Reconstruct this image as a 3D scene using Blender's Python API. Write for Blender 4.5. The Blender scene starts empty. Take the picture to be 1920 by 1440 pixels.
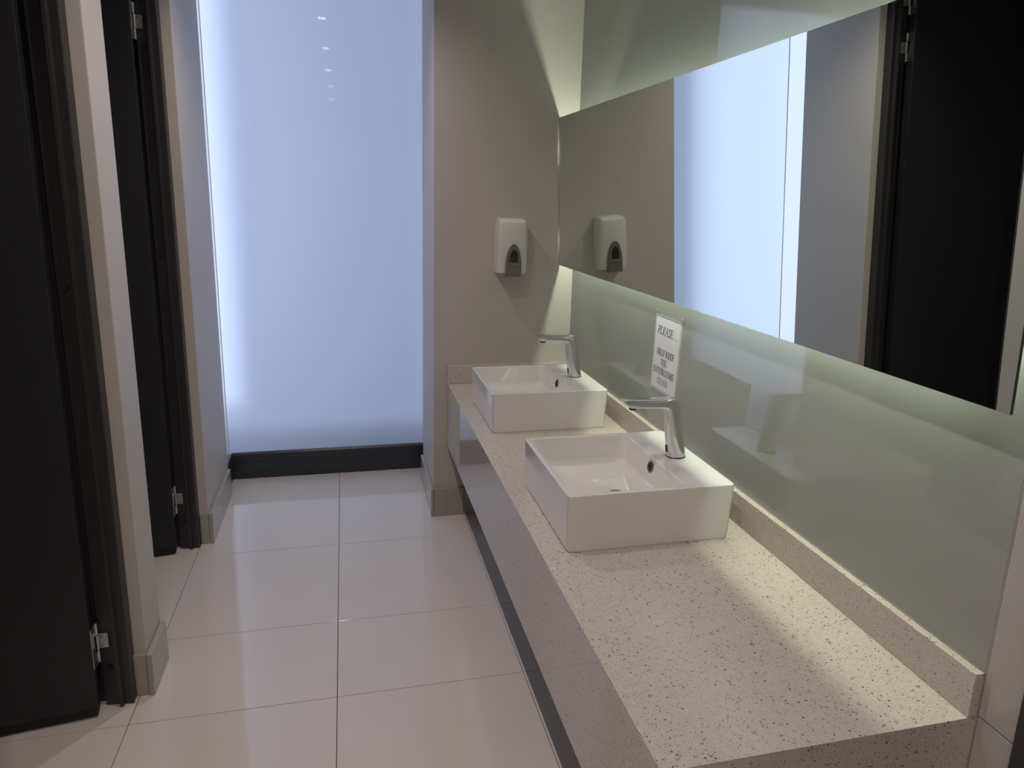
import bpy, bmesh, math, random
from mathutils import Vector, Matrix
random.seed(4)
S = bpy.context.scene
C = S.collection
PI = math.pi

# ------------------------------------------------------------------ camera
YAW, PITCH, ROLL, FPX, CY, CAMH = .237598, .223238, -.026435, 1310., 667.7, 1.53
fw = Vector((math.sin(YAW)*math.cos(PITCH), math.cos(YAW)*math.cos(PITCH), -math.sin(PITCH)))
rt = Vector((math.cos(YAW), -math.sin(YAW), 0)); dn = fw.cross(rt)
r2 = rt*math.cos(ROLL) + dn*math.sin(ROLL); d2 = -rt*math.sin(ROLL) + dn*math.cos(ROLL)
cd = bpy.data.cameras.new('camera'); cam = bpy.data.objects.new('camera', cd); C.objects.link(cam)
M = Matrix((r2, -d2, -fw)).transposed().to_4x4(); M.translation = Vector((0, 0, CAMH))
cam.matrix_world = M
cd.sensor_fit = 'HORIZONTAL'; cd.sensor_width = 36.; cd.lens = 36.*FPX/1920.
cd.shift_y = (CY-720.)/1920.; cd.clip_start = .02; cd.clip_end = 60
S.camera = cam

# ------------------------------------------------------------------ world, lights, exposure
S.view_settings.view_transform = 'Standard'; S.view_settings.look = 'None'
S.view_settings.gamma = 1.0; S.view_settings.use_curve_mapping = False
S.view_settings.exposure = 0.0
S.cycles.sample_clamp_indirect = 2.5
W = bpy.data.worlds.new('world'); S.world = W; W.use_nodes = True
W.node_tree.nodes['Background'].inputs[0].default_value = (.55, .65, .85, 1)
W.node_tree.nodes['Background'].inputs[1].default_value = .02
CEIL = 2.6
LAMPS = [(-.10, 2.70), (-.10, 1.74), (-.10, .75), (-.10, -.25), (-.10, -1.3)]
LAMP_W = 21.3; LAMP_COL = (1.0, .875, .81)
WIN_W = 33.; WIN_COL = (.70, .77, 1.0)
LED_STR = 64.; LED_COL = (.92, 1.0, .76)

def area(name, loc, direction, sx, sy, power, col):
    ld = bpy.data.lights.new(name, 'AREA'); ld.shape = 'RECTANGLE'; ld.size = sx; ld.size_y = sy
    ld.energy = power; ld.color = col
    o = bpy.data.objects.new(name, ld); C.objects.link(o); o.location = loc
    o.rotation_euler = Vector(direction).to_track_quat('-Z', 'Y').to_euler(); return o
def spot(name, loc, power, col, size=140, blend=.8, rad=.012):
    ld = bpy.data.lights.new(name, 'SPOT'); ld.energy = power; ld.color = col
    ld.spot_size = math.radians(size); ld.spot_blend = blend; ld.shadow_soft_size = rad
    o = bpy.data.objects.new(name, ld); C.objects.link(o); o.location = loc; return o
for x, y in LAMPS:
    spot('downlight_beam', (x, y, CEIL-.03), LAMP_W, LAMP_COL)
# daylight standing behind the frosted glass
area('window_daylight', (-1.45, 4.9, 1.72), (.45, -1, 0), 1.5, 3.4, WIN_W*.78, WIN_COL)
area('window_daylight_side', (-.5, 5.0, 1.72), (0, -1, 0), 3.4, 3.7, WIN_W*.66, (.64, .74, 1.0))

# ------------------------------------------------------------------ materials
def mat(name):
    m = bpy.data.materials.new(name); m.use_nodes = True
    n = m.node_tree.nodes; b = n['Principled BSDF']; return m, n, m.node_tree.links, b
def setb(b, col=None, rough=None, metal=None, spec=None, coat=None, coatr=None, ior=None):
    if col: b.inputs['Base Color'].default_value = (*col, 1)
    if rough is not None: b.inputs['Roughness'].default_value = rough
    if metal is not None: b.inputs['Metallic'].default_value = metal
    if spec is not None: b.inputs['Specular IOR Level'].default_value = spec
    if coat is not None: b.inputs['Coat Weight'].default_value = coat
    if coatr is not None: b.inputs['Coat Roughness'].default_value = coatr
    if ior is not None: b.inputs['IOR'].default_value = ior
def simple(name, col, rough=.5, metal=0., spec=.5, noise=0., scale=40., bump=0., bscale=300., **k):
    m, n, l, b = mat(name); setb(b, col, rough, metal, spec, **k)
    tc = n.new('ShaderNodeTexCoord')
    if noise:
        t = n.new('ShaderNodeTexNoise'); t.inputs['Scale'].default_value = scale; t.inputs['Detail'].default_value = 4
        l.new(tc.outputs['Object'], t.inputs['Vector'])
        mx = n.new('ShaderNodeMix'); mx.data_type = 'RGBA'
        mx.inputs[6].default_value = (*[c*(1-noise) for c in col], 1)
        mx.inputs[7].default_value = (*[min(1, c*(1+noise)) for c in col], 1)
        l.new(t.outputs['Fac'], mx.inputs[0]); l.new(mx.outputs[2], b.inputs['Base Color'])
    if bump:
        t = n.new('ShaderNodeTexNoise'); t.inputs['Scale'].default_value = bscale; t.inputs['Detail'].default_value = 3
        l.new(tc.outputs['Object'], t.inputs['Vector'])
        bp = n.new('ShaderNodeBump'); bp.inputs['Strength'].default_value = bump; bp.inputs['Distance'].default_value = .001
        l.new(t.outputs['Fac'], bp.inputs['Height']); l.new(bp.outputs[0], b.inputs['Normal'])
    return m
PAINT = simple('wall_paint', (.56, .53, .50), .55, noise=.03, scale=6, bump=.25, bscale=420, spec=.35)
NIBPAINT = simple('partition_paint', (.60, .565, .535), .5, noise=.03, scale=5, bump=.15, bscale=350, spec=.35)
CEILP = simple('ceiling_paint', (.75, .74, .72), .8, noise=.02)
TILE = simple('floor_porcelain', (.76, .70, .665), .06, noise=.05, scale=3.0, spec=.62)
SKIRT = simple('skirting_porcelain', (.42, .395, .365), .12, noise=.07, scale=8., spec=.5)
GROUT = simple('grout', (.035, .028, .025), .9, noise=.2, scale=60)
SPLASH = simple('splashback_glass', (.325, .342, .328), .0, noise=.02, scale=2, spec=1.0)
WTILE = simple('wall_porcelain', (.46, .445, .43), .10, noise=.04, scale=5, spec=.6)
DOORM = simple('charcoal_laminate', (.021, .0205, .024), .42, noise=.12, scale=30, bump=.5, bscale=500, spec=.4)
FRAMEM = simple('charcoal_frame_steel', (.036, .034, .035), .38, noise=.1, scale=25, bump=.3, bscale=400)
SILLM = simple('black_stone_sill', (.030, .032, .042), .3, noise=.2, scale=120, bump=.2)
BLACK = simple('black_rubber_and_shade', (.006, .006, .006), .6, noise=.1)
GAP = simple('gap_shade_black', (.02, .02, .02), .8, noise=.1)
HINGEM = simple('zinc_hinge_steel', (.55, .54, .52), .32, metal=1., noise=.12, scale=60)
CHROME = simple('polished_chrome', (.82, .83, .84), .045, metal=1., noise=.02, scale=20)
DCHROME = simple('dark_chrome_ring', (.22, .20, .19), .2, metal=1., noise=.1)
CERAMIC = simple('white_glazed_ceramic', (.80, .79, .77), .09, noise=.01, scale=4, spec=.55, coat=.6, coatr=.03)
MIRROR = simple('mirror_silver', (.84, .89, .82), .0, metal=1.)
MIRRORE = simple('mirror_edge', (.04, .05, .05), .3, noise=.1)
WPLAST = simple('white_dispenser_plastic', (.74, .73, .71), .28, noise=.02, scale=30)
GPLAST = simple('grey_dispenser_plastic', (.15, .14, .135), .3, noise=.05, scale=40)
TPLAST = simple('dark_tinted_window', (.008, .014, .018), .12, noise=.1)
PAPER = simple('printed_paper', (.80, .80, .84), .55, noise=.02, scale=20, coat=.5, coatr=.08)
INK = simple('black_ink', (.015, .014, .018), .5, noise=.1)
FAINT = simple('faint_grey_line', (.55, .55, .59), .5, noise=.1)
TACK = simple('grey_adhesive_dot', (.30, .31, .28), .6, noise=.15, scale=200)
BACKM = simple('mirror_backing_board', (.35, .35, .33), .7, noise=.05)
CAULKL = simple('light_seal', (.40, .39, .37), .4, noise=.1)
CAULK = simple('silicone_caulk', (.30, .27, .20), .5, noise=.3, scale=50)
TRIMW = simple('white_trim', (.75, .75, .75), .4, noise=.02)

def emis(name, col, s):
    m = bpy.data.materials.new(name); m.use_nodes = True; n = m.node_tree.nodes; n.clear()
    e = n.new('ShaderNodeEmission'); e.inputs[0].default_value = (*col, 1); e.inputs[1].default_value = s
    o = n.new('ShaderNodeOutputMaterial'); m.node_tree.links.new(e.outputs[0], o.inputs[0]); return m
LEDM = emis('led_strip_glow', LED_COL, LED_STR)
LENSM = emis('downlight_lens_glow', (1, .95, .9), 25.)

def laminate():
    m = bpy.data.materials.new('clear_laminate'); m.use_nodes = True; n = m.node_tree.nodes; l = m.node_tree.links; n.clear()
    t = n.new('ShaderNodeBsdfTransparent'); d = n.new('ShaderNodeBsdfPrincipled'); setb(d, (.7, .72, .70), .12)
    mx = n.new('ShaderNodeMixShader'); tc = n.new('ShaderNodeTexCoord'); no = n.new('ShaderNodeTexNoise'); no.inputs['Scale'].default_value = 9
    mr = n.new('ShaderNodeMapRange'); mr.inputs[3].default_value = .20; mr.inputs[4].default_value = .34
    l.new(tc.outputs['Object'], no.inputs['Vector']); l.new(no.outputs['Fac'], mr.inputs[0]); l.new(mr.outputs[0], mx.inputs[0])
    l.new(t.outputs[0], mx.inputs[1]); l.new(d.outputs[0], mx.inputs[2])
    o = n.new('ShaderNodeOutputMaterial'); l.new(mx.outputs[0], o.inputs[0]); return m
LAM = laminate()

def frosted(name, tint, refr=.42):
    m = bpy.data.materials.new(name); m.use_nodes = True; n = m.node_tree.nodes; l = m.node_tree.links; n.clear()
    tr = n.new('ShaderNodeBsdfTranslucent'); tr.inputs[0].default_value = (*tint, 1)
    rf = n.new('ShaderNodeBsdfRefraction'); rf.inputs['Color'].default_value = (*tint, 1)
    rf.inputs['Roughness'].default_value = 1.0; rf.inputs['IOR'].default_value = 1.08
    m1 = n.new('ShaderNodeMixShader'); m1.inputs[0].default_value = refr
    l.new(tr.outputs[0], m1.inputs[1]); l.new(rf.outputs[0], m1.inputs[2])
    gl = n.new('ShaderNodeBsdfGlossy'); gl.inputs['Roughness'].default_value = .03
    fr = n.new('ShaderNodeFresnel'); fr.inputs[0].default_value = 1.45
    m2 = n.new('ShaderNodeMixShader'); l.new(fr.outputs[0], m2.inputs[0]); l.new(m1.outputs[0], m2.inputs[1]); l.new(gl.outputs[0], m2.inputs[2])
    o = n.new('ShaderNodeOutputMaterial'); l.new(m2.outputs[0], o.inputs[0]); return m
FROST = frosted('frosted_window_glass', (.80, .86, .97))
FROSTS = frosted('frosted_side_glass', (.95, .97, 1.0), .5)

def stone(name, rough):
    m, n, l, b = mat(name); setb(b, rough=rough, spec=.6)
    tc = n.new('ShaderNodeTexCoord')
    base = n.new('ShaderNodeTexNoise'); base.inputs['Scale'].default_value = 90; base.inputs['Detail'].default_value = 5
    l.new(tc.outputs['Object'], base.inputs['Vector'])
    cr = n.new('ShaderNodeMix'); cr.data_type = 'RGBA'
    cr.inputs[6].default_value = (.55, .495, .445, 1); cr.inputs[7].default_value = (.69, .635, .58, 1); l.new(base.outputs['Fac'], cr.inputs[0])
    cur = cr.outputs[2]
    def flecks(scale, thr, prob, col, strength, cur, off):
        mp = n.new('ShaderNodeMapping'); mp.inputs['Location'].default_value = (off, off*.7, off*.3)
        l.new(tc.outputs['Object'], mp.inputs['Vector'])
        ns = n.new('ShaderNodeTexNoise'); ns.inputs['Scale'].default_value = scale*1.5
        l.new(mp.outputs[0], ns.inputs['Vector'])
        ad = n.new('ShaderNodeVectorMath'); ad.operation = 'MULTIPLY_ADD'; ad.inputs[1].default_value = (.9/scale,)*3
        l.new(ns.outputs['Color'], ad.inputs[0]); l.new(mp.outputs[0], ad.inputs[2])
        v = n.new('ShaderNodeTexVoronoi'); v.inputs['Scale'].default_value = scale; l.new(ad.outputs[0], v.inputs['Vector'])
        sep = n.new('ShaderNodeSeparateColor'); l.new(v.outputs['Color'], sep.inputs[0])
        mr = n.new('ShaderNodeMapRange'); mr.inputs[1].default_value = 1-prob; mr.inputs[2].default_value = 1
        mr.inputs[3].default_value = 0; mr.inputs[4].default_value = thr; l.new(sep.outputs[0], mr.inputs[0])
        lt = n.new('ShaderNodeMath'); lt.operation = 'LESS_THAN'; l.new(v.outputs['Distance'], lt.inputs[0]); l.new(mr.outputs[0], lt.inputs[1])
        mu = n.new('ShaderNodeMath'); mu.operation = 'MULTIPLY'; mu.inputs[1].default_value = strength; l.new(lt.outputs[0], mu.inputs[0])
        mx = n.new('ShaderNodeMix'); mx.data_type = 'RGBA'; mx.inputs[7].default_value = (*col, 1)
        l.new(mu.outputs[0], mx.inputs[0]); l.new(cur, mx.inputs[6]); return mx.outputs[2]
    cur = flecks(430, .42, .6, (.28, .22, .17), .7, cur, 3.)
    cur = flecks(290, .42, .38, (.19, .145, .11), .8, cur, 5.)
    cur = flecks(190, .42, .22, (.11, .085, .065), .9, cur, 7.)
    cur = flecks(90, .40, .16, (.36, .31, .27), .7, cur, 1.)
    cur = flecks(68, .28, .13, (.20, .16, .13), .85, cur, 11.)
    l.new(cur, b.inputs['Base Color']); return m
STONE = stone('cream_quartz', .19); STONEP = stone('polished_cream_quartz', .03)

# ------------------------------------------------------------------ mesh helpers
def link(name, bm, m, parent=None, smooth=False, loc=None):
    me = bpy.data.meshes.new(name); bmesh.ops.recalc_face_normals(bm, faces=bm.faces[:]); bm.to_mesh(me); bm.free()
    for k in (m if isinstance(m, (list, tuple)) else [m]): me.materials.append(k)
    if smooth:
        for p in me.polygons: p.use_smooth = True
    o = bpy.data.objects.new(name, me); C.objects.link(o)
    if loc: o.location = loc
    if parent is not None: o.parent = parent
    return o
def box(bm, x0, x1, y0, y1, z0, z1, mi=0):
    vs = [bm.verts.new((x, y, z)) for z in (z0, z1) for y in (y0, y1) for x in (x0, x1)]
    fs = []
    for q in ((0, 2, 3, 1), (4, 5, 7, 6), (0, 1, 5, 4), (2, 6, 7, 3), (0, 4, 6, 2), (1, 3, 7, 5)):
        f = bm.faces.new([vs[i] for i in q]); f.material_index = mi; fs.append(f)
    return vs
def bev(bm, w, seg=2, verts=None):
    es = bm.edges[:] if verts is None else [e for e in bm.edges if e.verts[0] in verts and e.verts[1] in verts]
    bmesh.ops.bevel(bm, geom=es, offset=w, segments=seg, affect='EDGES', profile=.5)
def boxo(name, x0, x1, y0, y1, z0, z1, m, parent=None, b=0., seg=2):
    bm = bmesh.new(); box(bm, x0, x1, y0, y1, z0, z1)
    if b: bev(bm, b, seg)
    return link(name, bm, m, parent)
def prism(bm, pts, z0, z1, axis='z'):
    def P(a, b_, c): return {'z': (a, b_, c), 'y': (a, c, b_), 'x': (c, a, b_)}[axis]
    lo = [bm.verts.new(P(a, b_, z0)) for a, b_ in pts]; hi = [bm.verts.new(P(a, b_, z1)) for a, b_ in pts]
    n = len(pts)
    bm.faces.new(lo); bm.faces.new(hi)
    for i in range(n): bm.faces.new((lo[i], lo[(i+1) % n], hi[(i+1) % n], hi[i]))
def cyl(bm, c, r, h, axis='z', seg=24, r1=None):
    r1 = r if r1 is None else r1
    A = {'z': (Vector((1, 0, 0)), Vector((0, 1, 0)), Vector((0, 0, 1))), 'x': (Vector((0, 1, 0)), Vector((0, 0, 1)), Vector((1, 0, 0))),
         'y': (Vector((1, 0, 0)), Vector((0, 0, 1)), Vector((0, 1, 0)))}[axis]
    c = Vector(c); lo, hi = [], []
    for i in range(seg):
        a = 2*PI*i/seg; u = A[0]*math.cos(a)+A[1]*math.sin(a)
        lo.append(bm.verts.new(c+u*r)); hi.append(bm.verts.new(c+u*r1+A[2]*h))
    bm.faces.new(lo); bm.faces.new(hi)
    for i in range(seg): bm.faces.new((lo[i], lo[(i+1) % seg], hi[(i+1) % seg], hi[i]))
def loft(bm, rings, cap0=True, cap1=True):
    R = [[bm.verts.new(p) for p in r] for r in rings]; n = len(R[0])
    for a, b_ in zip(R, R[1:]):
        for i in range(n): bm.faces.new((a[i], a[(i+1) % n], b_[(i+1) % n], b_[i]))
    if cap0: bm.faces.new(R[0][::-1])
    if cap1: bm.faces.new(R[-1])
    return R
def rrect(x0, x1, y0, y1, r, z, n=5):
    pts = []
    for cx, cy, a0 in ((x1-r, y1-r, 0), (x0+r, y1-r, 90), (x0+r, y0+r, 180), (x1-r, y0+r, 270)):
        for i in range(n+1):
            a = math.radians(a0+90*i/n); pts.append((cx+r*math.cos(a), cy+r*math.sin(a), z))
    return pts
def empty(name, loc, rz=0.):
    o = bpy.data.objects.new(name, None); C.objects.link(o); o.location = loc; o.rotation_euler = (0, 0, rz)
    o.empty_display_size = .1; return o
def tag(o, label, cat, group=None):
    o['label'] = label; o['category'] = cat
    if group: o['group'] = group
    return o
def struct(o, label, cat):
    o['kind'] = 'structure'; o['label'] = label; o['category'] = cat; return o
def copy_tree(o, parent=None):
    c = o.copy(); C.objects.link(c); c.parent = parent
    for ch in list(o.children): copy_tree(ch, c)
    return c
def autosmooth(o, deg=35):
    me = o.data
    for p in me.polygons: p.use_smooth = True
    bm = bmesh.new(); bm.from_mesh(me)
    for e in bm.edges:
        e.smooth = not (len(e.link_faces) == 2 and e.calc_face_angle(0) > math.radians(deg))
    bm.to_mesh(me); bm.free()
    wn = o.modifiers.new('weighted_normals', 'WEIGHTED_NORMAL'); wn.keep_sharp = True; wn.weight = 80; return o

# ------------------------------------------------------------------ floor with single tiles
fl = struct(boxo('floor', -2.1, 1.2, -1.9, 3.86, -.06, -.006, GROUT), 'glossy cream porcelain tiled floor with thin dark joints', 'floor')
XJ = [-2.1, -1.842, -1.246, -.650, -.058, .540]
YJ = [-1.9, -1.645, -1.045, -.445, .155, .755, 1.355, 1.952, 2.357, 2.950, 3.547, 3.86]
tile_mesh = {}
def tile(parent, x0, x1, y0, y1, m, key):
    w, h = round(x1-x0, 3), round(y1-y0, 3); g = .0010
    k = (w, h, key)
    if k not in tile_mesh:
        bm = bmesh.new(); vs = box(bm, -w/2+g, w/2-g, -h/2+g, h/2-g, -.010, 0)
        bev(bm, .0008, 1, set(vs[4:]))
        me = bpy.data.meshes.new('tile'); bmesh.ops.recalc_face_normals(bm, faces=bm.faces[:]); bm.to_mesh(me); bm.free(); me.materials.append(m); tile_mesh[k] = me
    o = bpy.data.objects.new('tile', tile_mesh[k]); C.objects.link(o); o.location = ((x0+x1)/2, (y0+y1)/2, 0); o.parent = parent
    return o
for i in range(len(XJ)-1):
    for j in range(len(YJ)-1): tile(fl, XJ[i], XJ[i+1], YJ[j], YJ[j+1], TILE, 'l')
for j in range(len(YJ)-2):
    tile(fl, .540, 1.10, YJ[j], YJ[j+1], TILE, 'l')

# ------------------------------------------------------------------ ceiling
ce = struct(boxo('ceiling', -2.1, 1.2, -1.9, 3.86, CEIL, CEIL+.08, CEILP), 'plain white ceiling', 'ceiling')

# ------------------------------------------------------------------ far wall with alcove jamb
FY = 3.163
bm = bmesh.new(); prism(bm, [(.392, FY), (1.06, FY), (1.06, 3.86), (.424, 3.86), (.424, 3.63), (.392, 3.63)], 0, CEIL)
wf = struct(link('wall_far', bm, PAINT), 'beige painted end wall behind the far basin', 'wall')

# ------------------------------------------------------------------ right wall : shell, glass splashback, porcelain tiles, dark door frame
wr = struct(boxo('wall_right', 1.066, 1.2, .752, 3.86, 0, CEIL, GROUT), 'right wall faced with pale glossy glass and porcelain', 'wall')
s_ = boxo('glass_panel', 1.050, 1.0659, .829, FY-.001, .10, CEIL-.002, SPLASH, wr, .001, 1); s_['label'] = 'pale grey-green glossy glass panel behind the mirror'
boxo('joint_seal', 1.0505, 1.0659, .8267, .8288, .0, CEIL-.002, CAULKL, wr)
for z0, z1 in ((0, .072), (.072, .672), (.672, 1.298), (1.298, 1.90), (1.90, CEIL)):
    boxo('tile', 1.050, 1.0659, .752, .8262, z0+.0012, z1-.0012, WTILE, wr, .0008, 1)
boxo('tile', 1.0505, 1.0659, .829, FY-.001, .0, .098, SKIRT, wr)
d3 = struct(empty('door_3', (1.05, .70, 0)), 'dark door frame at the right edge past the counter', 'door')
bm = bmesh.new(); box(bm, -.02, .12, -.06, .048, 0, 2.45); bev(bm, .003, 1); link('frame', bm, FRAMEM, d3)
bm = bmesh.new(); box(bm, .03, .07, -.86, -.062, .01, 2.44); bev(bm, .002, 1); link('leaf', bm, DOORM, d3)
bm = bmesh.new(); box(bm, -.02, .12, -.97, -.862, 0, 2.45); bev(bm, .003, 1); link('frame', bm, FRAMEM, d3)
struct(boxo('wall_right_near', 1.06, 1.2, -1.9, -.28, 0, CEIL, PAINT), 'beige right wall beside the camera', 'wall')
struct(boxo('trim_1', 1.06, 1.2, -.28, .66, 2.455, CEIL, PAINT), 'beige panel above the right door', 'wall')
struct(boxo('wall_back', -2.1, 1.2, -2.0, -1.9, 0, CEIL, PAINT), 'beige wall behind the camera', 'wall')

# ------------------------------------------------------------------ left partitions
P1X, P1Y0, P1Y1 = -.622, 2.090, 2.255
P2X, P2Y0, P2Y1 = -.612, 3.070, 3.620
struct(boxo('wall_left_outer', -2.2, -2.1, -1.9, 3.86, 0, CEIL, NIBPAINT), 'outer wall of the toilet cubicles', 'wall')
struct(boxo('wall_left_near', -2.1, P1X, P1Y0, P1Y1, 0, CEIL, NIBPAINT, None, .003, 2), 'narrow beige partition end between the two dark doors', 'wall')
struct(boxo('wall_left_far', -2.1, P2X, P2Y0, P2Y1, 0, CEIL, NIBPAINT, None, .003, 2), 'beige partition beside the frosted window', 'wall')
struct(boxo('wall_left', -2.1, P1X, -1.9, 1.10, 0, CEIL, NIBPAINT), 'beige left wall beside the camera', 'wall')

# ------------------------------------------------------------------ skirtings (each tile its own piece)
def skirting(name, pieces, label):
    e = struct(empty(name, (pieces[0][0], pieces[0][2], 0)), label, 'baseboard')
    for (x0, x1, y0, y1, z1) in pieces:
        o = boxo('tile', x0-e.location.x, x1-e.location.x, y0-e.location.y, y1-e.location.y, .001, z1, SKIRT, e, .0012, 1)
    return e
SH = .142
skirting('baseboard_left_near', [(-.6205, -.605, 2.0700, 2.250, SH), (-.6585, -.6222, 2.0755, 2.0895, SH-.002)], 'porcelain skirting around the narrow partition end')
skirting('baseboard_left_far', [(-.6110, -.595, 3.058, 3.5465, SH), (-.6110, -.595, 3.5485, 3.580, SH), (-.6465, -.6122, 3.0585, 3.0695, SH-.002)], 'porcelain skirting along the partition by the window')
skirting('baseboard_far', [(.378, .3912, 3.1490, 3.5465, SH), (.378, .3912, 3.5485, 3.625, SH), (.3925, .5392, 3.1505, FY-.0005, SH), (.5412, 1.049, 3.1505, FY-.0005, SH)],
         'porcelain skirting under the end wall and into the alcove')

# ------------------------------------------------------------------ window
win = struct(empty('window_1', (-.105, 3.80, 0)), 'tall frosted window glowing pale blue at the end of the room', 'window')
def wbox(name, x0, x1, y0, y1, z0, z1, m, b=0.):
    return boxo(name, x0+.105, x1+.105, y0-3.80, y1-3.80, z0, z1, m, win, b, 1)
def plane(name, pts, m, parent):
    bm = bmesh.new(); bm.faces.new([bm.verts.new(p) for p in pts]); me = link(name, bm, m, parent); return me
plane('pane', [(-.631+.105, 0, .1), (.421+.105, 0, .1), (.421+.105, 0, CEIL), (-.631+.105, 0, CEIL)], FROST, win)
p_ = plane('side_pane', [(-.634+.105, -.175, .1), (-.634+.105, -.003, .1), (-.634+.105, -.003, CEIL), (-.634+.105, -.175, CEIL)], FROSTS, win); p_['label'] = 'bright narrow return pane at the left corner'
p_ = plane('side_pane', [(.4225+.105, -.168, .1), (.4225+.105, -.003, .1), (.4225+.105, -.003, CEIL), (.4225+.105, -.168, CEIL)], FROSTS, win)
wbox('corner_seal', -.6345, -.6310, 3.7975, 3.8020, .145, CEIL-.001, TRIMW)
wbox('shadow_gap', -.634, -.618, 3.6205, 3.6255, .148, CEIL-.001, GAP)  # near-black bar, stands in for the shade inside the partition gap
# black skirt under the glass: front, and its short returns on both sides
bm = bmesh.new()
prof = [(0, 0), (-.012, .004), (-.012, .096), (-.016, .098), (-.016, .140), (-.010, .149), (-.001, .150), (-.001, 0)]
ring0 = [(-.62+.105, a, b_) for a, b_ in prof]; ring1 = [(.415+.105, a, b_) for a, b_ in prof]
loft(bm, [ring0, ring1]); link('sill', bm, SILLM, win)
wbox('sill_return', -.640, -.6165, 3.583, 3.787, .0, .146, SILLM, .004)
wbox('sill_return', .4135, .4225, 3.632, 3.787, .0, .146, SILLM, .003)

# ------------------------------------------------------------------ cubicle doors
def door(name, x, y, leaf_deg, label, hz):
    """x, y: outer front corner of the hinge jamb on its partition face; the leaf stands open into the cubicle."""
    e = struct(empty(name, (x, y, 0)), label, 'door')
    HT = 2.50
    prof = [(-.036, 0), (-.036, -.042), (-.039, -.045), (-.060, -.043), (-.063, -.056), (-.071, -.056), (-.075, -.041), (-.113, -.038), (-.113, -.018), (-.145, -.018), (-.145, 0)]
    bm = bmesh.new(); prism(bm, [(a, b_-.0005) for a, b_ in prof], .002, HT+.04)
    link('hinge_jamb', bm, FRAMEM, e)
    span = .80 if name == 'door_2' else .96
    bm = bmesh.new(); prism(bm, [(a, -span - b_*.4) for a, b_ in prof], .002, HT+.04); link('strike_jamb', bm, FRAMEM, e)
    bm = bmesh.new(); box(bm, -.145, -.036, -span+.025, -.058, HT+.006, HT+.04); link('head_jamb', bm, FRAMEM, e)
    for z in (.130, 1.269):
        bm = bmesh.new(); cyl(bm, (-.092, -.0475, z), .0085, .008, 'y', 20); link('buffer', bm, BLACK, e)
    # leaf
    L = .80; T = .042
    a = math.radians(180-0) ; hx, hy = -.117, -.092
    lf = bpy.data.objects.new('leaf', None)
    bm = bmesh.new(); box(bm, -L, 0, 0, T, .034, HT)
    bev(bm, .0015, 1)
    leaf = link('leaf', bm, DOORM, e); leaf.location = (hx, hy, 0); leaf.rotation_euler = (0, 0, math.radians(leaf_deg))
    for x0, x1 in ((-L+.004, -.004),):
        bm = bmesh.new(); box(bm, x0, x1, .0015, T-.002, .010, .0338); link('under_leaf_shade', bm, BLACK, leaf)  # black strip painted in for the shade in the gap under the leaf
    for z in hz:
        h = bpy.data.objects.new('hinge', None)
        bm = bmesh.new()
        # jamb plate (centre knuckle)
        box(bm, -.114, -.086, -.0455, -.0425, z-.024, z+.024); bev(bm, .0012, 1)
        ho = link('hinge', bm, HINGEM, e)
        bm = bmesh.new()
        px, py = -.115, -.049
        cyl(bm, (px, py, z-.063), .0055, .038, 'z', 16); cyl(bm, (px, py, z-.0235), .0062, .047, 'z', 16); cyl(bm, (px, py, z+.025), .0055, .038, 'z', 16)
        autosmooth(link('knuckle', bm, HINGEM, ho))
        bm = bmesh.new(); box(bm, -.1168, -.1148, -.090, -.050, z-.064, z-.026); box(bm, -.1168, -.1148, -.090, -.070, z-.026, z+.026); box(bm, -.1168, -.1148, -.090, -.050, z+.026, z+.064)
        link('leaf_plate', bm, HINGEM, ho)
        bm = bmesh.new()
        for dx, dz in ((-.105, .014), (-.094, .002), (-.105, -.014)): cyl(bm, (dx, -.0463, z+dz), .0022, .001, 'y', 10)
        link('screw', bm, DCHROME, ho)
    return e
door('door_1', -.622, 2.090, 7.5, 'nearest charcoal cubicle door standing open at the left edge', (.224, 2.126, 2.33))
door('door_2', -.614, 3.070, 7.0, 'farther charcoal cubicle door seen between the two partitions', (.236, 2.126, 2.33))
for nm, y0, y1 in (('trim_2', 1.10, 2.09), ('trim_3', 2.255, 3.07)):
    struct(boxo(nm, -.76, -.66, y0, y1, 2.542, CEIL, NIBPAINT), 'beige panel above a cubicle door', 'wall')

# ------------------------------------------------------------------ counter
CX, CY0, CZ, CB = .455, .828, .670, .366
vc = tag(empty('vanity_counter', (.75, 2.0, 0)), 'long cream speckled stone counter with a deep apron carrying both basins', 'counter')
def cbox(name, x0, x1, y0, y1, z0, z1, m=STONE, b=.0012):
    return boxo(name, x0-.75, x1-.75, y0-2.0, y1-2.0, z0, z1, m, vc, b, 2)
def hexa(name, v, m=STONE):
    bm = bmesh.new(); V = [bm.verts.new((x-.75, y-2.0, z)) for x, y, z in v]
    for q in ((0, 3, 2, 1), (4, 5, 6, 7), (0, 1, 5, 4), (1, 2, 6, 5), (2, 3, 7, 6), (3, 0, 4, 7)): bm.faces.new([V[i] for i in q])
    return link(name, bm, m, vc)
E1, FB, ti = 1.0495, FY-.001, .02       # slab edges are mitred, so no joint shows
hexa('worktop', [(CX+ti, CY0+ti, CZ-ti), (E1, CY0+ti, CZ-ti), (E1, FB, CZ-ti), (CX+ti, FB, CZ-ti), (CX, CY0, CZ), (E1, CY0, CZ), (E1, FB, CZ), (CX, FB, CZ)])
hexa('apron', [(CX, CY0, CB), (CX+ti, CY0+ti, CB), (CX+ti, FB, CB), (CX, FB, CB), (CX, CY0, CZ), (CX+ti, CY0+ti, CZ-ti), (CX+ti, FB, CZ-ti), (CX, FB, CZ)], STONEP)
hexa('end_panel', [(CX, CY0, CB), (E1, CY0, CB), (E1, CY0+ti, CB), (CX+ti, CY0+ti, CB), (CX, CY0, CZ), (E1, CY0, CZ), (E1, CY0+ti, CZ-ti), (CX+ti, CY0+ti, CZ-ti)])
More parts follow.
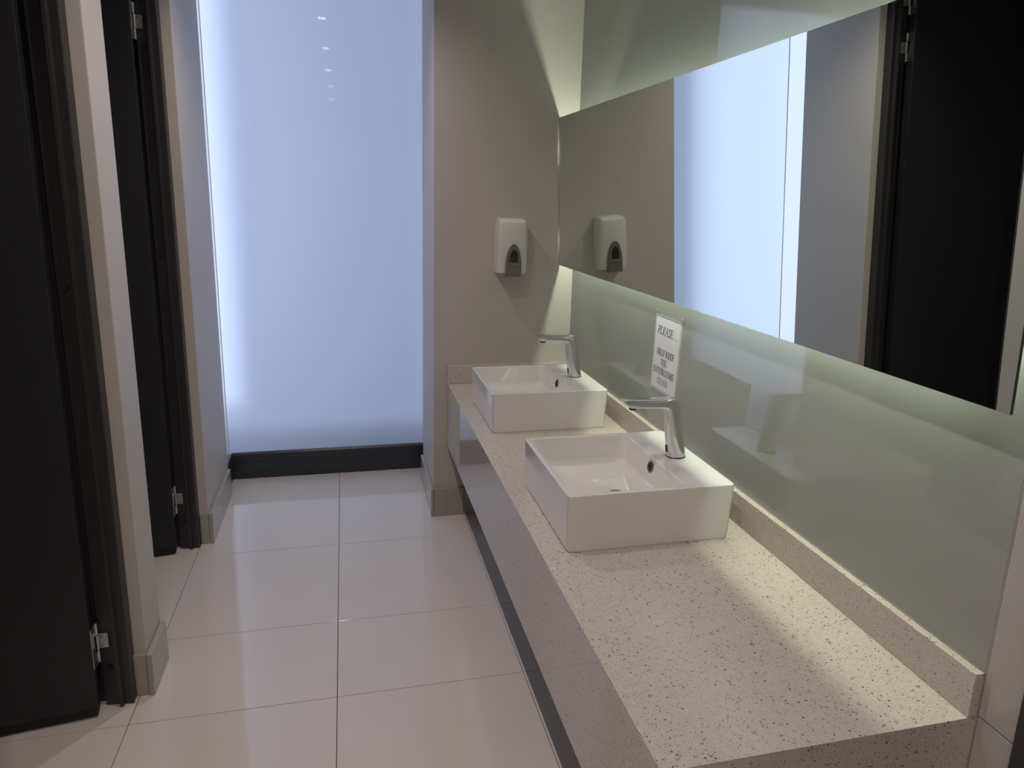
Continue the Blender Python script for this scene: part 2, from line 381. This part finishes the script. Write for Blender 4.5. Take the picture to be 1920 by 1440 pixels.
cbox('underside', CX+.0202, 1.0495, CY0+.0202, FY-.001, CB+.004, CB+.02, BACKM)
cbox('upstand', 1.030, 1.0495, CY0, FY-.0215, CZ+.0004, .756)
cbox('upstand', CX, 1.0495, FY-.021, FY-.001, CZ+.0004, .756)
cbox('sealant', 1.0470, 1.0497, CY0+.01, FY-.022, .7555, .7585, CAULK, .0006)

# ------------------------------------------------------------------ basins
def basin(loc, label):
    e = tag(empty('basin', loc), label, 'basin', None)
    X0, X1, Y0, Y1, H = -.225, .229, -.217, .218, .152
    bm = bmesh.new()
    rings = []
    r0 = .012
    rings.append(rrect(X0+.008, X1-.008, Y0+.004, Y1-.004, r0, 0))
    rings.append(rrect(X0+.004, X1-.006, Y0+.002, Y1-.002, r0, .006))
    rings.append(rrect(X0, X1, Y0, Y1, r0, H-.005))
    rings.append(rrect(X0+.0012, X1-.0012, Y0+.0012, Y1-.0012, r0, H-.0015))
    rings.append(rrect(X0+.0045, X1-.0045, Y0+.0045, Y1-.0045, r0-.003, H))
    ix0, ix1, iy0, iy1 = X0+.013, .098, Y0+.013, Y1-.013
    rings.append(rrect(ix0, ix1, iy0, iy1, .016, H))
    rings.append(rrect(ix0+.0025, ix1-.0015, iy0+.0025, iy1-.0025, .017, H-.0015))
    rings.append(rrect(ix0+.005, ix1-.003, iy0+.005, iy1-.004, .020, H-.006))
    rings.append(rrect(ix0+.030, ix1-.014, iy0+.020, iy1-.020, .028, H-.062))
    rings.append(rrect(ix0+.040, ix1-.022, iy0+.028, iy1-.028, .032, H-.075))
    rings.append(rrect(ix0+.058, ix1-.038, iy0+.046, iy1-.046, .036, H-.0825))
    rings.append(rrect(-.058, .026, -.062, .022, .0419, H-.090))
    n = len(rings[0]); dc = (-.016, -.020)
    rr = []
    for p in rings[-1]:
        v = Vector((p[0]-dc[0], p[1]-dc[1])); v.normalize(); rr.append((dc[0]+v.x*.023, dc[1]+v.y*.023, H-.0935))
    rings.append(rr)
    loft(bm, rings, True, True)
    autosmooth(link('bowl', bm, CERAMIC, e), 40)
    bm = bmesh.new()
    cyl(bm, (dc[0], dc[1], H-.0934), .0215, .0035, 'z', 32, .0205); cyl(bm, (dc[0], dc[1], H-.0899), .015, .0025, 'z', 32, .012)
    autosmooth(link('drain', bm, CHROME, e))
    # overflow on the deck-side wall
    o = bmesh.new(); R, r = .0145, .0026; c = Vector((.0898, .0, H-.028))
    rings2 = []
    for i in range(28):
        a = 2*PI*i/28; ctr = Vector((0, math.cos(a)*R, math.sin(a)*R)); ring = []
        for k in range(8):
            b_ = 2*PI*k/8; d = ctr.normalized()*math.cos(b_)*r + Vector((-1, 0, 0))*math.sin(b_)*r; ring.append(c+ctr+d)
        rings2.append(ring)
    rings2.append(rings2[0]); loft(o, rings2, False, False); bmesh.ops.remove_doubles(o, verts=o.verts, dist=1e-6)
    TL = Matrix.Translation(c) @ Matrix.Rotation(math.radians(11), 4, 'Y') @ Matrix.Translation(-c)
    o.transform(TL); og = link('overflow_ring', o, DCHROME, e, True)
    o = bmesh.new(); cyl(o, (c.x-.0008, 0, c.z), .0132, .003, 'x', 28); o.transform(TL); link('overflow_hole', o, BLACK, og)
    return e
b1 = basin((.740, 1.7215, CZ+.0005), 'white rectangular basin nearer the camera, standing alone mid-counter')
b2 = copy_tree(b1); b2.location = (.740, 2.6365, CZ+.0005); b2['label'] = 'farther white rectangular basin against the end wall'

# ------------------------------------------------------------------ taps
def tap(loc, label):
    e = tag(empty('faucet', loc), label, 'tap')
    N = 40
    def sec(c, u, a, b_, n):
        u = Vector(u).normalized(); v = Vector((0, 1, 0)); out = []
        for i in range(N):
            t = 2*PI*i/N; ct, st = math.cos(t), math.sin(t)
            out.append(tuple(Vector(c)+u*a*math.copysign(abs(ct)**(2/n), ct)+v*b_*math.copysign(abs(st)**(2/n), st)))
        return out
    rings = []
    # body: leans towards the bowl; local origin at base centre on the deck
    rings.append(sec((0, 0, 0), (1, 0, 0), .0262, .0232, 2.2))
    rings.append(sec((0, 0, .003), (1, 0, 0), .0272, .0240, 2.2))
    rings.append(sec((-.004, 0, .030), (1, 0, 0), .0258, .0228, 2.35))
    rings.append(sec((-.0125, 0, .080), (1, 0, 0), .0242, .0214, 2.7))
    rings.append(sec((-.0195, 0, .122), (1, 0, 0), .0224, .0206, 3.1))
    # bend
    rings.append(sec((-.0225, 0, .1445), (1, 0, .28), .0226, .0204, 3.6))
    rings.append(sec((-.0275, 0, .1545), (1, 0, .62), .0250, .0204, 4.0))
    rings.append(sec((-.0375, 0, .1585), (.62, 0, 1), .0188, .0205, 4.4))
    # spout
    rings.append(sec((-.055, 0, .1590), (.14, 0, 1), .0132, .0206, 4.6))
    rings.append(sec((-.085, 0, .1600), (0, 0, 1), .0126, .0208, 5))
    rings.append(sec((-.135, 0, .1615), (0, 0, 1), .0118, .0208, 5.4))
    rings.append(sec((-.1610, 0, .1625), (-.6, 0, .75), .0134, .0208, 5.6))
    rings.append(sec((-.1650, 0, .1640), (-.66, 0, .72), .0115, .0200, 5.6))
    bm = bmesh.new(); loft(bm, rings); tb = autosmooth(link('body', bm, CHROME, e), 32)
    bm = bmesh.new(); cyl(bm, (-.140, 0, .1435), .0105, .009, 'z', 24); autosmooth(link('aerator', bm, DCHROME, tb))
    bm = bmesh.new(); box(bm, -.0284, -.0254, -.004, .004, .016, .038); bev(bm, .0015, 2); o = link('sensor', bm, BLACK, tb)
    o.rotation_euler = (0, math.radians(-7), 0)
    bm = bmesh.new(); cyl(bm, (0, 0, -.0005), .0285, .0015, 'z', 40); link('base_ring', bm, DCHROME, e)
    return e
DZ = CZ+.1525+.0006
t1 = tap((.9045, 1.722, DZ), 'chrome sensor tap on the nearer basin, below the notice')
t2 = copy_tree(t1); t2.location = (.9045, 2.638, DZ); t2['label'] = 'chrome sensor tap on the farther basin by the end wall'

# ------------------------------------------------------------------ mirror (leans forward very slightly, LED strips behind)
MZ0, MZ1, MY0, MY1, MT = 1.226, 1.884, .816, FY-.004, .006
LEAN = math.atan(.0425)
mr = tag(empty('wall_mirror', (.981, MY0, MZ0)), 'long frameless wall mirror above both basins, lit from behind', 'mirror')
h = (MZ1-MZ0)/math.cos(LEAN); Ly = MY1-MY0
def lean(o): o.rotation_euler = (0, -LEAN, 0); return o
bm = bmesh.new(); box(bm, 0, MT, 0, Ly, 0, h)
for f in bm.faces:
    f.material_index = 0 if abs(f.calc_center_median().x) < 1e-6 else 1
lean(link('glass', bm, [MIRROR, MIRRORE], mr))
bm = bmesh.new()
box(bm, MT+.001, .058, .12, Ly-.03, .125, h-.150)
bkb = link('backing_box', bm, BACKM, mr)
for nm, a in (('led_strip', (MT+.012, .050, .10, Ly-.01, h-.149, h-.136)), ('led_strip', (MT+.012, .050, .10, Ly-.01, .117, .123)), ('led_strip', (MT+.012, .050, .100, .106, .13, h-.155))):
    bm = bmesh.new(); box(bm, a[0]+.006, a[1]-.012, *a[2:]); link(nm, bm, LEDM, bkb)

# ------------------------------------------------------------------ soap dispenser
dp = tag(empty('soap_dispenser', (.738, FY, 1.19)), 'white wall soap dispenser with a grey arched push lever', 'dispenser')
bm = bmesh.new()
def dring(w, d, z, r=.022, back=0.):
    pts = []; n = 6
    pts.append((w/2, -.0008, z))
    for i in range(n+1):
        a = math.radians(0-90*i/n); pts.append((w/2-r+r*math.cos(a), -d+r+r*math.sin(a)*1.0, z))
    # bowed front
    for i in range(1, 6):
        t = i/6; pts.append((w/2-r-(w-2*r)*t, -d-.006*math.sin(PI*t), z))
    for i in range(n+1):
        a = math.radians(-90-90*i/n); pts.append((-w/2+r+r*math.cos(a), -d+r+r*math.sin(a), z))
    pts.append((-w/2, -.0008, z)); return pts
rings = [dring(.134, .078, .004, .02), dring(.137, .082, .008, .022), dring(.138, .090, .07), dring(.136, .095, .15), dring(.131, .094, .215),
         dring(.128, .090, .232), dring(.122, .080, .242), dring(.110, .062, .2475), dring(.096, .046, .249, .018)]
loft(bm, rings); autosmooth(link('cover', bm, WPLAST, dp), 30)
def arch(w, h_, z0, n=18, sq=1.0):
    pts = [(-w/2, z0), (w/2, z0)]; zs = z0+h_*.34*sq
    for i in range(n+1):
        t = PI*i/n; pts.append((w/2*math.cos(t), zs+(h_-(zs-z0))*math.sin(t)))
    return pts
LW, LH, LZ = .072, .146, -.008
outer = arch(LW, LH, LZ)
bm = bmesh.new(); 
rg = []
for y, s in ((-.070, 1.0), (-.098, 1.0), (-.106, .93)):
    rg.append([(x*s, y, (z-.05)*(.985 if s < 1 else 1)+.05) for x, z in outer])
loft(bm, rg); lv = autosmooth(link('lever', bm, GPLAST, dp), 30)
bm = bmesh.new(); prism(bm, arch(.036, .056, .056), -.1075, -.103, 'y'); link('level_window', bm, TPLAST, lv)
bm = bmesh.new(); pts = [(-.030, .052), (.030, .052), (.026, .042), (.012, .037), (-.012, .037), (-.026, .042)]
prism(bm, pts, -.1085, -.102, 'y'); bev(bm, .0015, 1); link('lever_lip', bm, GPLAST, lv)
bm = bmesh.new(); cyl(bm, (0, -.09, -.013), .006, .006, 'z', 16); link('nozzle', bm, WPLAST, dp)

# ------------------------------------------------------------------ notice
NX = 1.0492
no = tag(empty('notice', (NX, 2.12, .88)), 'laminated notice with black lettering fixed to the glass above the nearer tap', 'notice')
# local: u runs towards -y (reading direction), v up ; sheet plane x = const
def SP(y, z, dx=0.): return (-dx, y-2.12, z-.88)
def sheet(name, corners, m, dx, th=.0003):
    bm = bmesh.new(); f = [bm.verts.new(SP(y, z, dx)) for y, z in corners]; bk = [bm.verts.new(SP(y, z, dx-th)) for y, z in corners]
    bm.faces.new(f); bm.faces.new(bk[::-1]); k = len(f)
    for i in range(k): bm.faces.new((f[i], f[(i+1) % k], bk[(i+1) % k], bk[i]))
    return link(name, bm, m, no)
sheet('laminate', [(2.229, .868), (2.013, .868), (2.007, 1.172), (2.213, 1.175)], LAM, .0004)
TLc, TRc, BRc, BLc = (2.2145, 1.1535), (2.0195, 1.1515), (2.0285, .8900), (2.2235, .8905)
paper = sheet('paper', [BLc, BRc, TRc, TLc], PAPER, .0010)
def at(u, v):   # u 0..1 left to right, v 0..1 bottom to top on the paper
    a = Vector(BLc).lerp(Vector(BRc), u); b_ = Vector(TLc).lerp(Vector(TRc), u); return a.lerp(b_, v)
PWID, PHGT = .196, .262
def stroke(bm, p, q, w, dx=.0014):
    a, b_ = Vector(p), Vector(q); d = (b_-a)
    if d.length < 1e-6: return
    d.normalize(); n_ = Vector((-d.y, d.x))*w/2
    cs = [a+n_, b_+n_, b_-n_, a-n_]
    def toP(c): q_ = at(c.x/PWID, c.y/PHGT); return SP(q_.x, q_.y, dx)
    bm.faces.new([bm.verts.new(toP(c)) for c in cs])
bm = bmesh.new()
m_ = .0045
for a, b_ in (((m_, m_), (PWID-m_, m_)), ((PWID-m_, m_), (PWID-m_, PHGT-m_)), ((PWID-m_, PHGT-m_), (m_, PHGT-m_)), ((m_, PHGT-m_), (m_, m_))): stroke(bm, a, b_, .0013)
link('border_line', bm, INK, paper)
# serif lettering drawn stroke by stroke: K = thick, T = thin
K, T = .15, .06
def arc(cx, cy, rx, ry, a0, a1, n=10): return [(cx+rx*math.cos(math.radians(a0+(a1-a0)*i/n)), cy+ry*math.sin(math.radians(a0+(a1-a0)*i/n))) for i in range(n+1)]
def sf(x, y, w=.13): return ([(x-w, y), (x+w, y)], T)
G = {
 'P': (.62, [([(.15, 0), (.15, 1)], K), ([(.15, .97), (.35, .97)]+arc(.35, .74, .2, .23, 90, -90)+[(.15, .51)], .09), sf(.15, .02), sf(.12, .98, .09)]),
 'L': (.62, [([(.15, 0), (.15, 1)], K), ([(.15, .03), (.56, .03), (.58, .24)], T), sf(.15, .02), sf(.15, .98)]),
 'E': (.64, [([(.15, 0), (.15, 1)], K), ([(.15, .03), (.56, .03), (.58, .22)], T), ([(.15, .97), (.54, .97), (.56, .78)], T), ([(.15, .51), (.42, .51)], T), ([(.42, .40), (.42, .62)], T), sf(.12, .02, .08), sf(.12, .98, .08)]),
 'A': (.78, [([(.36, 1), (.66, 0)], K), ([(.36, 1), (.08, 0)], T), ([(.19, .34), (.54, .34)], T), sf(.08, .02, .09), sf(.66, .02, .1)]),
 'S': (.54, [(arc(.27, .74, .19, .235, 30, 180)+[(.10, .66), (.42, .36)]+arc(.27, .26, .19, .235, 20, -150), .11), ([(.44, .80), (.45, 1)], T), ([(.07, .2), (.07, 0)], T)]),
 'H': (.82, [([(.16, 0), (.16, 1)], K), ([(.64, 0), (.64, 1)], K), ([(.16, .51), (.64, .51)], T), sf(.16, .02), sf(.16, .98), sf(.64, .02), sf(.64, .98)]),
 'K': (.78, [([(.16, 0), (.16, 1)], K), ([(.18, .42), (.62, .98)], T), ([(.30, .60), (.66, 0)], K), sf(.16, .02), sf(.16, .98), sf(.60, .98, .1), sf(.66, .02, .1)]),
 'T': (.70, [([(.33, 0), (.33, 1)], K), ([(.05, .78), (.06, .97), (.60, .97), (.61, .78)], T), sf(.33, .02)]),
 'B': (.66, [([(.15, 0), (.15, 1)], K), ([(.15, .97), (.34, .97)]+arc(.34, .75, .17, .22, 90, -90)+[(.15, .53)], .09), ([(.34, .53)]+arc(.34, .28, .21, .25, 90, -90)+[(.15, .03)], .09), sf(.12, .02, .08), sf(.12, .98, .08)]),
 'R': (.74, [([(.15, 0), (.15, 1)], K), ([(.15, .97), (.34, .97)]+arc(.34, .75, .18, .22, 90, -90)+[(.15, .53)], .09), ([(.34, .52), (.62, 0)], K), sf(.15, .02), sf(.12, .98, .08), sf(.64, .02, .08)]),
 'O': (.78, [(arc(.37, .5, .29, .48, 0, 360, 22), .10)]),
 'M': (.96, [([(.12, 0), (.14, 1)], T), ([(.15, 1), (.46, .05)], K), ([(.46, .05), (.76, 1)], T), ([(.78, 0), (.78, 1)], K), sf(.12, .02, .09), sf(.12, .98, .07), sf(.78, .02, .1), sf(.82, .98, .07)]),
 'C': (.70, [(arc(.38, .5, .29, .48, 48, 312, 20), .11), ([(.60, .70), (.60, 1)], T), ([(.60, .28), (.60, .12)], T)]),
 'N': (.80, [([(.13, 0), (.13, 1)], T), ([(.12, 1), (.66, 0)], K), ([(.66, 0), (.66, 1)], T), sf(.13, .02, .1), sf(.10, .98, .07), sf(.66, .98, .1)]),
 '.': (.36, [([(.14, .05), (.19, .05)], .10)]), ' ': (.28, []),
}
def text(name, s, uc, vb, width, height, slant=0., bold=1., outline=False):
    total = sum(G[c][0] for c in s); k = width/total; x = uc*PWID-width/2; y0 = vb*PHGT
    bm = bmesh.new()
    for c in s:
        adv, sts = G[c]
        for pts, w in sts:
            P2 = [(x+(px+slant*py)*k, y0+py*height) for px, py in pts]
            ww = w*bold*(k+height)/2*.9
            for a, b_ in zip(P2, P2[1:]):
                d = Vector(b_)-Vector(a)
                if d.length > 0: d.normalize(); e_ = d*ww*.2
                stroke(bm, (a[0]-e_.x, a[1]-e_.y), (b_[0]+e_.x, b_[1]+e_.y), ww)
        x += adv*k
    return link(name, bm, INK, paper)
text('lettering', 'PLEASE....', .518, .752, .158, .027, .22, 1.05)
text('lettering', 'HELP KEEP', .485, .475, .132, .0215, 0, 1.1)
text('lettering', 'THE', .456, .350, .047, .0215, 0, 1.1)
text('lettering', 'BATHROOMS', .470, .225, .156, .0215, 0, 1.1)
text('lettering', 'CLEAN', .456, .092, .080, .0205, 0, .85)
bm = bmesh.new()
for pts in (arc(.095, .110, .024, .024, 0, 360, 30), arc(.085, .150, .040, .045, 30, 170, 14), arc(.088, .150, .028, .030, 20, 150, 12), [(.052, .160), (.060, .125)], [(.118, .165), (.122, .130), (.112, .122)]):
    for a, b_ in zip(pts, pts[1:]): stroke(bm, a, b_, .0007, .0012)
link('faint_lines', bm, FAINT, paper)  # thin pale grey arcs and lines just behind the lettering
for (y, z) in ((2.208, 1.163), (2.017, 1.162), (2.222, .884)):
    bm = bmesh.new(); cyl(bm, (-.0012, y-2.12, z-.88), .0062, -.0018, 'x', 14, .005); link('adhesive_dot', bm, TACK, no)

# ------------------------------------------------------------------ ceiling downlights
def downlight(x, y, label):
    e = tag(empty('ceiling_light', (x, y, CEIL)), label, 'light', 'small ceiling downlights in a row')
    bm = bmesh.new(); prof = [(.052, 0), (.052, -.004), (.044, -.006), (.034, -.003), (.034, 0)]
    R = [[bm.verts.new((r*math.cos(2*PI*i/32), r*math.sin(2*PI*i/32), z-.0005)) for r, z in prof] for i in range(32)]
    for i in range(32):
        for j in range(len(prof)-1): bm.faces.new((R[i][j], R[i][j+1], R[(i+1) % 32][j+1], R[(i+1) % 32][j]))
    link('trim_ring', bm, TRIMW, e, True)
    bm = bmesh.new()
    for i in range(5):
        a = 2*PI*i/5; cyl(bm, (.018*math.cos(a), .018*math.sin(a), -.006), .0065, .004, 'z', 12)
    link('lens', bm, LENSM, e); return e
WH = ['nearest the frosted window', 'second from the frosted window, between the nearer basin and the partition', 'third from the window, just ahead of the camera', 'fourth from the window, just behind the camera', 'farthest from the window, near the back wall']
for (x, y), w in zip(LAMPS, WH):
    downlight(x, y, 'small round ceiling downlight '+w)
